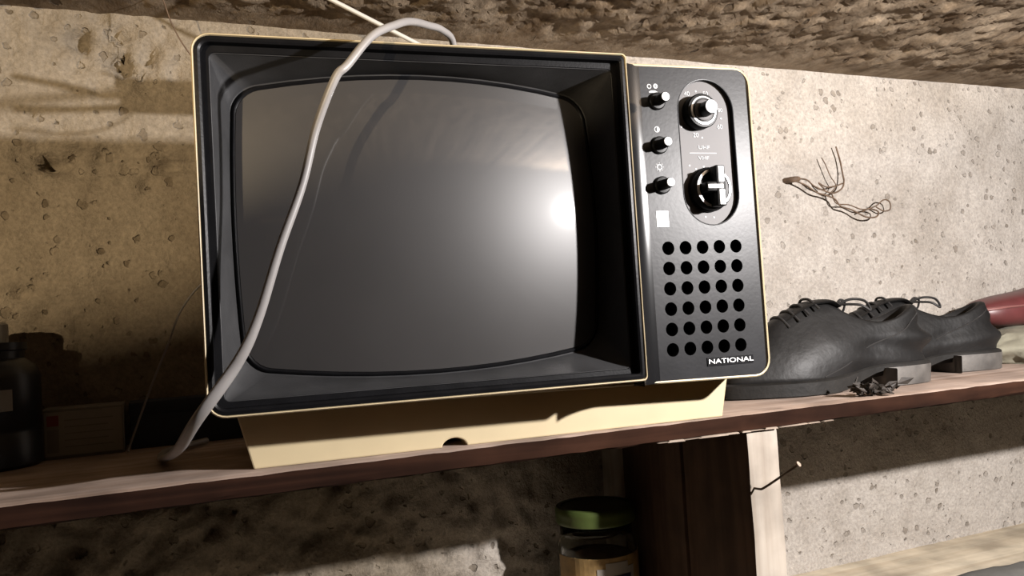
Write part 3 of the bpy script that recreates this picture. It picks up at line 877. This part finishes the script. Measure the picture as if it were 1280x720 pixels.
def shoe(name, heel, toe, mats, label, tall=1.0, seed=0, side=1, laced=True, collapse=.006, group=None):
    """A lace-up shoe; heel and toe are points on the ground."""
    heel = Vector(heel); toe = Vector(toe)
    Lh = (toe - heel).length
    root = empty(name, ((heel + toe) / 2), 0)
    root.rotation_euler[2] = math.atan2(toe.y - heel.y, toe.x - heel.x)
    tag(root, label, 'shoe', group)
    N = 56
    def sole(th, grow=0.0):
        # outline, s = 0 heel .. 1 toe
        c = math.cos(th); s = math.sin(th)
        x = -c                                   # -1 heel .. 1 toe
        sgn = 1 if s >= 0 else -1
        t = (x + 1) / 2
        hw = 0.033 + 0.014 * math.exp(-((t - .70) / .22) ** 2) - 0.004 * math.exp(-((t - .36) / .14) ** 2)
        e = abs(s) ** (0.62)
        y = sgn * hw * e + .006 * (t - .4) * side
        return Vector((x * Lh / 2 * (1 + grow), y * (1 + grow * 3), 0))
    def collar(th):
        c = math.cos(th); s = math.sin(th)
        x = -Lh / 2 + .010 + .066 * (1 - c)
        hw = 0.021 + .004 * (1 - c)
        return Vector((x, math.copysign(abs(s) ** .8, s) * hw * (1 - .35 * (1 - c) / 2), 0))
    def collar_z(th):
        c = (1 - math.cos(th)) / 2               # 0 heel, 1 front
        return tall * (.088 - .022 * math.sin(math.pi * c) + .010 * c)
    def ztop(x):
        t = min(1, max(0, (x / Lh + .5 - .28) / .3)); return .0255 - .0095 * t * t * (3 - 2 * t)
    K = 16
    V, Fc = [], []
    for k in range(K + 1):
        t = k / K
        for i in range(N):
            th = 2 * math.pi * i / N
            a = sole(th, -.015); b = collar(th)
            toeness = max(0, -math.cos(th)); toeness = toeness ** 1.2
            g = t ** (1.9 * (1 - toeness) + 1.0 * toeness)
            f = t * (1 - toeness) + toeness * (1 - (1 - t) ** 2.1) * .86 + toeness * .14 * t
            p = a.lerp(b, g)
            heelness = max(0, math.cos(th))
            bul = math.sin(math.pi * min(1, t * 1.2)) if t < .83 else 0
            n = a.normalized()
            p += Vector((n.x, n.y * .8, 0)) * (.0035 * bul * (1 - toeness * .5))
            zs = ztop(a.x) - .0015
            z = zs + (collar_z(th) - zs) * f
            # creases round the heel and quarter
            cz = math.sin((z - .02) * 170 + 2.5 * math.sin(th * 1.5 + seed)) * collapse * (heelness ** .7) * bul * .8
            p += Vector((n.x, n.y, 0)) * (cz)
            q = fr(p.x * 1 + seed, p.y, z, 26, 2)
            p += Vector((n.x, n.y, .3)) * (.0022 * q * bul)
            V.append((p.x, p.y, z))
    # lining
    for (sc, dz) in ((.93, .0015), (.84, 0.0), (.80, -.02), (.85, -.045)):
        for i in range(N):
            th = 2 * math.pi * i / N
            b = collar(th)
            cx = -Lh / 2 + .076
            V.append((cx + (b.x - cx) * sc, b.y * sc, collar_z(th) + dz))
    rows = K + 1 + 4
    for k in range(rows - 1):
        for i in range(N):
            j = (i + 1) % N
            Fc.append((k * N + i, k * N + j, (k + 1) * N + j, (k + 1) * N + i))
    Fc.append(tuple((rows - 1) * N + i for i in range(N)))
    Fc.append(tuple(range(N)))
    up_ = mesh_obj('upper', V, Fc, mats[0], root, smooth=True)
    # sole and heel block
    def slab(nm, rows_, mat, par, filt=None):
        V, Fc = [], []
        for (grow, z0) in rows_:
            for i in range(N):
                th = 2 * math.pi * i / N
                p = sole(th, grow)
                if filt is not None and p.x > filt: p.x = filt
                t = (p.x / Lh + .5)
                V.append((p.x, p.y, z0(t) if callable(z0) else z0))
        for k in range(len(rows_) - 1):
            for i in range(N):
                j = (i + 1) % N
                Fc.append((k * N + i, k * N + j, (k + 1) * N + j, (k + 1) * N + i))
        Fc.append(tuple(range(N))); Fc.append(tuple((len(rows_) - 1) * N + i for i in range(N)))
        return mesh_obj(nm, V, Fc, mat, par, auto=40)
    lift = lambda t: .019 - .0185 * min(1, max(0, (t - .30) / .22))
    so = slab('sole', [(.0, lambda t: lift(t)), (.022, lambda t: lift(t) + .001), (.022, lambda t: ztop((t - .5) * Lh) - .001), (.0, lambda t: ztop((t - .5) * Lh) + .001)], mats[1], root)
    slab('heel_block', [(-.01, 0.0), (.012, .001), (.026, .021), (.020, .0225)], MAT['heel'], root, filt=-Lh / 2 + .078)
    # seam strip of the heel counter and the throat
    def on_upper(th, k): return Vector(V_up[k * N + int(round(th / (2 * math.pi) * N)) % N])
    V_up = V
    for path in ([(1.75, 1), (1.6, 4), (1.35, 8), (1.0, 11), (.62, 13), (.3, 14)], [(2 * math.pi - 1.75, 1), (2 * math.pi - 1.6, 4), (2 * math.pi - 1.35, 8), (2 * math.pi - 1.0, 11)]):
        tube('seam', [on_upper(a_, k_) for a_, k_ in path], .0008, MAT['lace'], root, n=6, samples=6)
    if laced:
        tong = [(-Lh / 2 + .118, 0, tall * .092), (-Lh / 2 + .132, 0, tall * .098), (-Lh / 2 + .16, 0, tall * .094), (-Lh / 2 + .19, 0, tall * .078)]
        tube('tongue', tong, [(.017, .003), (.018, .003), (.018, .003), (.016, .002)], mats[0], root, n=12, samples=6, flat=(0, 0, 1))
        for r in range(4):
            x = -Lh / 2 + .150 + r * .013
            z = tall * (.098 - .006 * r)
            tube('lace', [(x, -.021, z - .008), (x + .003, -.010, z + .002), (x + .004, 0, z + .004), (x + .003, .010, z + .002), (x, .021, z - .008)], .0016, MAT['lace'], root, n=6, samples=4)
        x = -Lh / 2 + .112; z = tall * .094
        for s in (-1, 1):
            tube('lace_bow', [(x, 0, z), (x - .012, s * .010, z + .005), (x - .024, s * .018, z + .002), (x - .025, s * .025, z - .009), (x - .014, s * .022, z - .002), (x, 0, z)], .0015, MAT['lace'], root, n=6, samples=6)
    return root
shoe('leather_shoe', (.803, -.146, 0), (.535, -.105, 0), (MAT['leather'], MAT['rubber']), 'worn black leather lace-up shoe with dusty heel next to the television', tall=1.03, seed=1.3, collapse=.012, group='black leather shoes on the shelf')
shoe('leather_shoe', (.988, -.098, 0), (.722, -.018, 0), (MAT['leather'], MAT['rubber']), 'worn black leather shoe between its twin and the dark red shoe', tall=1.0, seed=4.1, side=-1, collapse=.008, group='black leather shoes on the shelf')
MAT['red'] = plain('dark_red_leather', (0.14, 0.035, 0.035), 0.42, var=0.2, vscale=30)
MAT['red_sole'] = plain('pink_sole', (0.30, 0.12, 0.11), 0.5)

def lump(name, cx, cy, z0, hx, hy, hz, mat, amp, sc, seed, label, cat, sub=4):
    """Soft crumpled heap with folds, flat underneath."""
    bm = bmesh.new()
    bmesh.ops.create_icosphere(bm, subdivisions=sub, radius=1)
    for v in bm.verts:
        p = v.co.copy()
        f = 1 + amp * (1 - 2 * abs(fr(p.x + seed, p.y, p.z, sc, 3))) 
        p *= f
        z = max(-.35, p.z)
        v.co = Vector((p.x * hx, p.y * hy, (z + .35) / 1.35 * hz))
    o = bm_obj(name, bm, mat, smooth=True)
    o.location = (cx, cy, z0)
    return tag(o, label, cat)
MAT['cloth'] = plain('grey_green_cloth', (0.34, 0.32, 0.24), 0.85, var=0.3, vscale=20, bump=.3, bscale=150)
lump('cloth_bundle', 1.138, -.05, 0, .105, .085, .046, MAT['cloth'], .16, 1.6, 3.3, 'crumpled grey green cloth bundle under the dark red shoe', 'cloth')
# dark red shoe lying on the bundle, toe towards the black shoes
red = empty('red_shoe', (1.178, -.012, .060))
tag(red, 'dark red shoe with paler sole lying on the grey cloth bundle', 'shoe')
def red_loop(x, hw, zlo, zhi, n=20):
    out = []
    for i in range(n):
        a = 2 * math.pi * i / n
        c, s = math.cos(a), math.sin(a)
        out.append((x, hw * math.copysign(abs(c) ** .7, c), (zlo + zhi) / 2 + (zhi - zlo) / 2 * math.copysign(abs(s) ** .8, s)))
    return out
st = [(-.118, .004, .012, .016), (-.115, .016, .004, .020), (-.105, .026, -.004, .025), (-.085, .034, -.010, .031), (-.05, .040, -.012, .036), (0, .041, -.013, .041), (.05, .036, -.012, .05), (.10, .034, -.012, .056), (.128, .026, -.010, .054), (.134, .012, -.004, .05)]
loft('upper', [red_loop(*q) for q in st], MAT['red'], red, True, True, auto=60)
st2 = [(-.1185, .006, .0125, .0165), (-.1175, .019, .0120, .0180), (-.107, .029, .0125, .0195), (-.085, .0365, .0140, .021), (-.05, .042, .0150, .022), (0, .0425, .016, .023), (.05, .038, .017, .024), (.10, .036, .017, .024), (.132, .027, .017, .024)]
loft('welt', [red_loop(*q) for q in st2], MAT['red_sole'], red, True, True, auto=60)

# dark crumpled scrap at the shelf edge under the heel
MAT['scrap'] = plain('dark_scrap', (0.035, 0.026, 0.02), 0.7, var=0.5, vscale=120)
random.seed(11)
bm = bmesh.new()
for i in range(46):
    c = Vector((random.gauss(0, .012), random.gauss(0, .006), abs(random.gauss(0, .005)) + .003))
    a = Vector((random.uniform(-1, 1), random.uniform(-1, 1), random.uniform(-.6, .6))).normalized() * random.uniform(.004, .010)
    b = a.orthogonal().normalized() * random.uniform(.0025, .005)
    nrm = a.cross(b).normalized() * .0016
    ps = [c - a, c - a * .2 + b + nrm, c + a + nrm * .5, c - a * .1 - b + nrm]
    vs_ = [bm.verts.new((p.x, p.y, max(.0004, p.z))) for p in ps]
    vt = [bm.verts.new((p.x + nrm.x * .4, p.y + nrm.y * .4, max(.0004, p.z) + .0006)) for p in ps]
    bm.faces.new(vs_); bm.faces.new(vt)
    for k in range(4): bm.faces.new((vs_[k], vs_[(k + 1) % 4], vt[(k + 1) % 4], vt[k]))
scrap = bm_obj('dry_leaf_scrap', bm, MAT['scrap'])
scrap.location = (.652, -.212, 0)
tag(scrap, 'dark crumbled leaf scraps on the shelf edge below the shoe next to the television', 'leaves')

# dark sack on the lower shelf
MAT['sack'] = plain('dark_grey_sack', (0.10, 0.095, 0.085), 0.7, var=0.3, vscale=20, bump=.3, bscale=90)
lump('dark_sack', .84, -.185, LOWZ, .15, .030, .052, MAT['sack'], .14, 1.3, 8.0, 'dark grey crumpled sack lying on the pale lower shelf', 'sack')

# ------------------------------------------------------------------ boxes and bottle at the left end
MAT['carton'] = plain('grey_carton', (0.23, 0.21, 0.18), 0.7, var=.1)
MAT['carton_label'] = plain('carton_label', (0.40, 0.37, 0.31), 0.6, var=.08)
MAT['red_print'] = plain('red_print', (0.32, 0.05, 0.03), 0.6)
MAT['navy'] = plain('navy_card', (0.022, 0.034, 0.06), 0.6, var=.15)
MAT['grey_print'] = plain('grey_print', (0.28, 0.25, 0.21), 0.6)
cb = empty('carton_box', (-.094, .022, 0))
tag(cb, 'small grey carton with pale label and red square beside the dark bottle', 'box')
at_world(box('carton_body', -.129, -.061, .0, .046, 0, .045, MAT['carton'], bev=.0008), cb)
at_world(box('front_label', -.126, -.0625, -.0006, .0004, .003, .0425, MAT['carton_label'], bev=0), cb)
at_world(box('red_square', -.124, -.1145, -.0010, -.0004, .030, .0395, MAT['red_print'], bev=0), cb)
at_world(box('grey_stripe', -.124, -.1145, -.0010, -.0004, .006, .027, MAT['grey_print'], bev=0), cb)
for i in range(5):
    at_world(box('print_line', -.110, -.070 - .004 * (i % 2), -.0009, -.0004, .010 + i * .006, .0112 + i * .006, MAT['grey_print'], bev=0), cb)
nb = empty('navy_box', (-.02, .035, 0))
tag(nb, 'dark navy cardboard box between the grey carton and the television', 'box')
at_world(box('box_body', -.056, .05, .016, .052, 0, .036, MAT['navy'], bev=.0008), nb)
at_world(box('box_lid', -.0568, .0508, .0152, .0528, .032, .0445, MAT['navy'], bev=.0008), nb)

bt = empty('dark_bottle', (-.172, -.01, 0))
tag(bt, 'dark squat bottle with pale cap and label standing beside the grey carton', 'bottle')
MAT['bottle'] = plain('dark_bottle_plastic', (0.015, 0.017, 0.025), 0.35)
MAT['pale'] = plain('pale_plastic', (0.40, 0.38, 0.34), 0.5)
lathe('body', [(1e-5, 0), (.043, 0), (.046, .003), (.046, .028), (.0445, .030), (.0445, .033), (.046, .035), (.046, .078), (.042, .088), (.034, .094), (.034, .1005), (.036, .1015), (.036, .108), (1e-5, .108)], MAT['bottle'], bt)
lathe('cap', [(1e-5, .1082), (.022, .1082), (.022, .124), (.020, .126), (1e-5, .126)], MAT['pale'], bt)
def arc_label(name, r, a0, a1, z0, z1, mat, par, n=12):
    V, Fc = [], []
    for i in range(n + 1):
        a = math.radians(a0 + (a1 - a0) * i / n)
        for (rr, z) in ((r, z0), (r, z1), (r + .0005, z1), (r + .0005, z0)):
            V.append((rr * math.cos(a), rr * math.sin(a), z))
    for i in range(n):
        for k in range(4):
            Fc.append((i * 4 + k, i * 4 + (k + 1) % 4, i * 4 + 4 + (k + 1) % 4, i * 4 + 4 + k))
    Fc += [(0, 1, 2, 3), tuple(n * 4 + k for k in range(4))]
    return mesh_obj(name, V, Fc, mat, par)
arc_label('label', .0462, -120, -52, .050, .068, MAT['pale'], bt)

# ------------------------------------------------------------------ jar under the shelf
def glass_mat():
    m, nt, b = nodes('jar_glass')
    b.inputs['Base Color'].default_value = (.93, .96, .92, 1)
    b.inputs['Roughness'].default_value = .04
    b.inputs['Transmission Weight'].default_value = 1
    b.inputs['IOR'].default_value = 1.45
    return m
MAT['jar_glass'] = glass_mat()
MAT['lid'] = plain('green_lid', (0.11, 0.15, 0.04), 0.4, metal=.1, var=.08)
MAT['food'] = plain('jar_contents', (0.16, 0.11, 0.06), 0.6, var=.5, vscale=60)
MAT['label_y'] = plain('label_yellow', (0.38, 0.24, 0.09), 0.6, var=.3, vscale=80)
MAT['label_w'] = plain('label_white', (0.42, 0.38, 0.33), 0.55)
MAT['label_b'] = plain('label_navy', (0.03, 0.025, 0.07), 0.5)
JARSC = 1.06
jar = empty('glass_jar', (.419, -.018, LOWZ), math.radians(0))
jar.scale = (JARSC, JARSC, 1)
tag(jar, 'glass jar with green lid and yellow label on the lower shelf beside the post', 'jar')
JH = .146
g = lathe('jar_body', [(1e-5, 0.0), (.040, 0.0), (.0425, .003), (.0425, JH - .030), (.0405, JH - .022), (.0385, JH - .018), (.0385, JH)], MAT['jar_glass'], jar, n=40)
md = g.modifiers.new('wall', 'SOLIDIFY'); md.thickness = .002; md.offset = -1
lathe('contents', [(1e-5, .004), (.0385, .004), (.0390, .006), (.0390, JH - .048), (.037, JH - .042), (1e-5, JH - .040)], MAT['food'], jar, n=32)
ridge = []
lathe('lid', [(.0400, JH - .004), (.0418, JH - .004), (.0425, JH - .002), (.0420, JH), (.0425, JH + .006), (.0425, JH + .011), (.0410, JH + .0135), (.036, JH + .0140), (.035, JH + .0125), (1e-5, JH + .0120)], MAT['lid'], jar, n=48)
arc_label('label', .0426, -185, 5, .020, JH - .036, MAT['label_y'], jar, n=28)
arc_label('label_band', .0432, -120, -62, .050, JH - .047, MAT['label_w'], jar, n=14)
arc_label('label_band', .0432, -108, -74, JH - .047, JH - .041, MAT['label_w'], jar, n=14)
arc_label('label_emblem', .0438, -112, -70, .040, JH - .055, MAT['label_b'], jar, n=14)

# ------------------------------------------------------------------ unseen board added behind the camera to block the bulb's lower light
lb = box('light_block_board', -.27, .27, -.012, .012, 0, 1.0, MAT['post_side'], bev=.002)
lb.data.transform(Matrix.Diagonal((1, 1, 1.93, 1)))
lb.rotation_euler = (0, math.radians(-11.3), 0)
top = Vector((-.66, -1.2, .312))
off = lb.rotation_euler.to_matrix() @ Vector((0, 0, 1.93))
lb.location = top - off
tag(lb, 'unseen wide brown board added to cut off the lower light of the bulb', 'board')
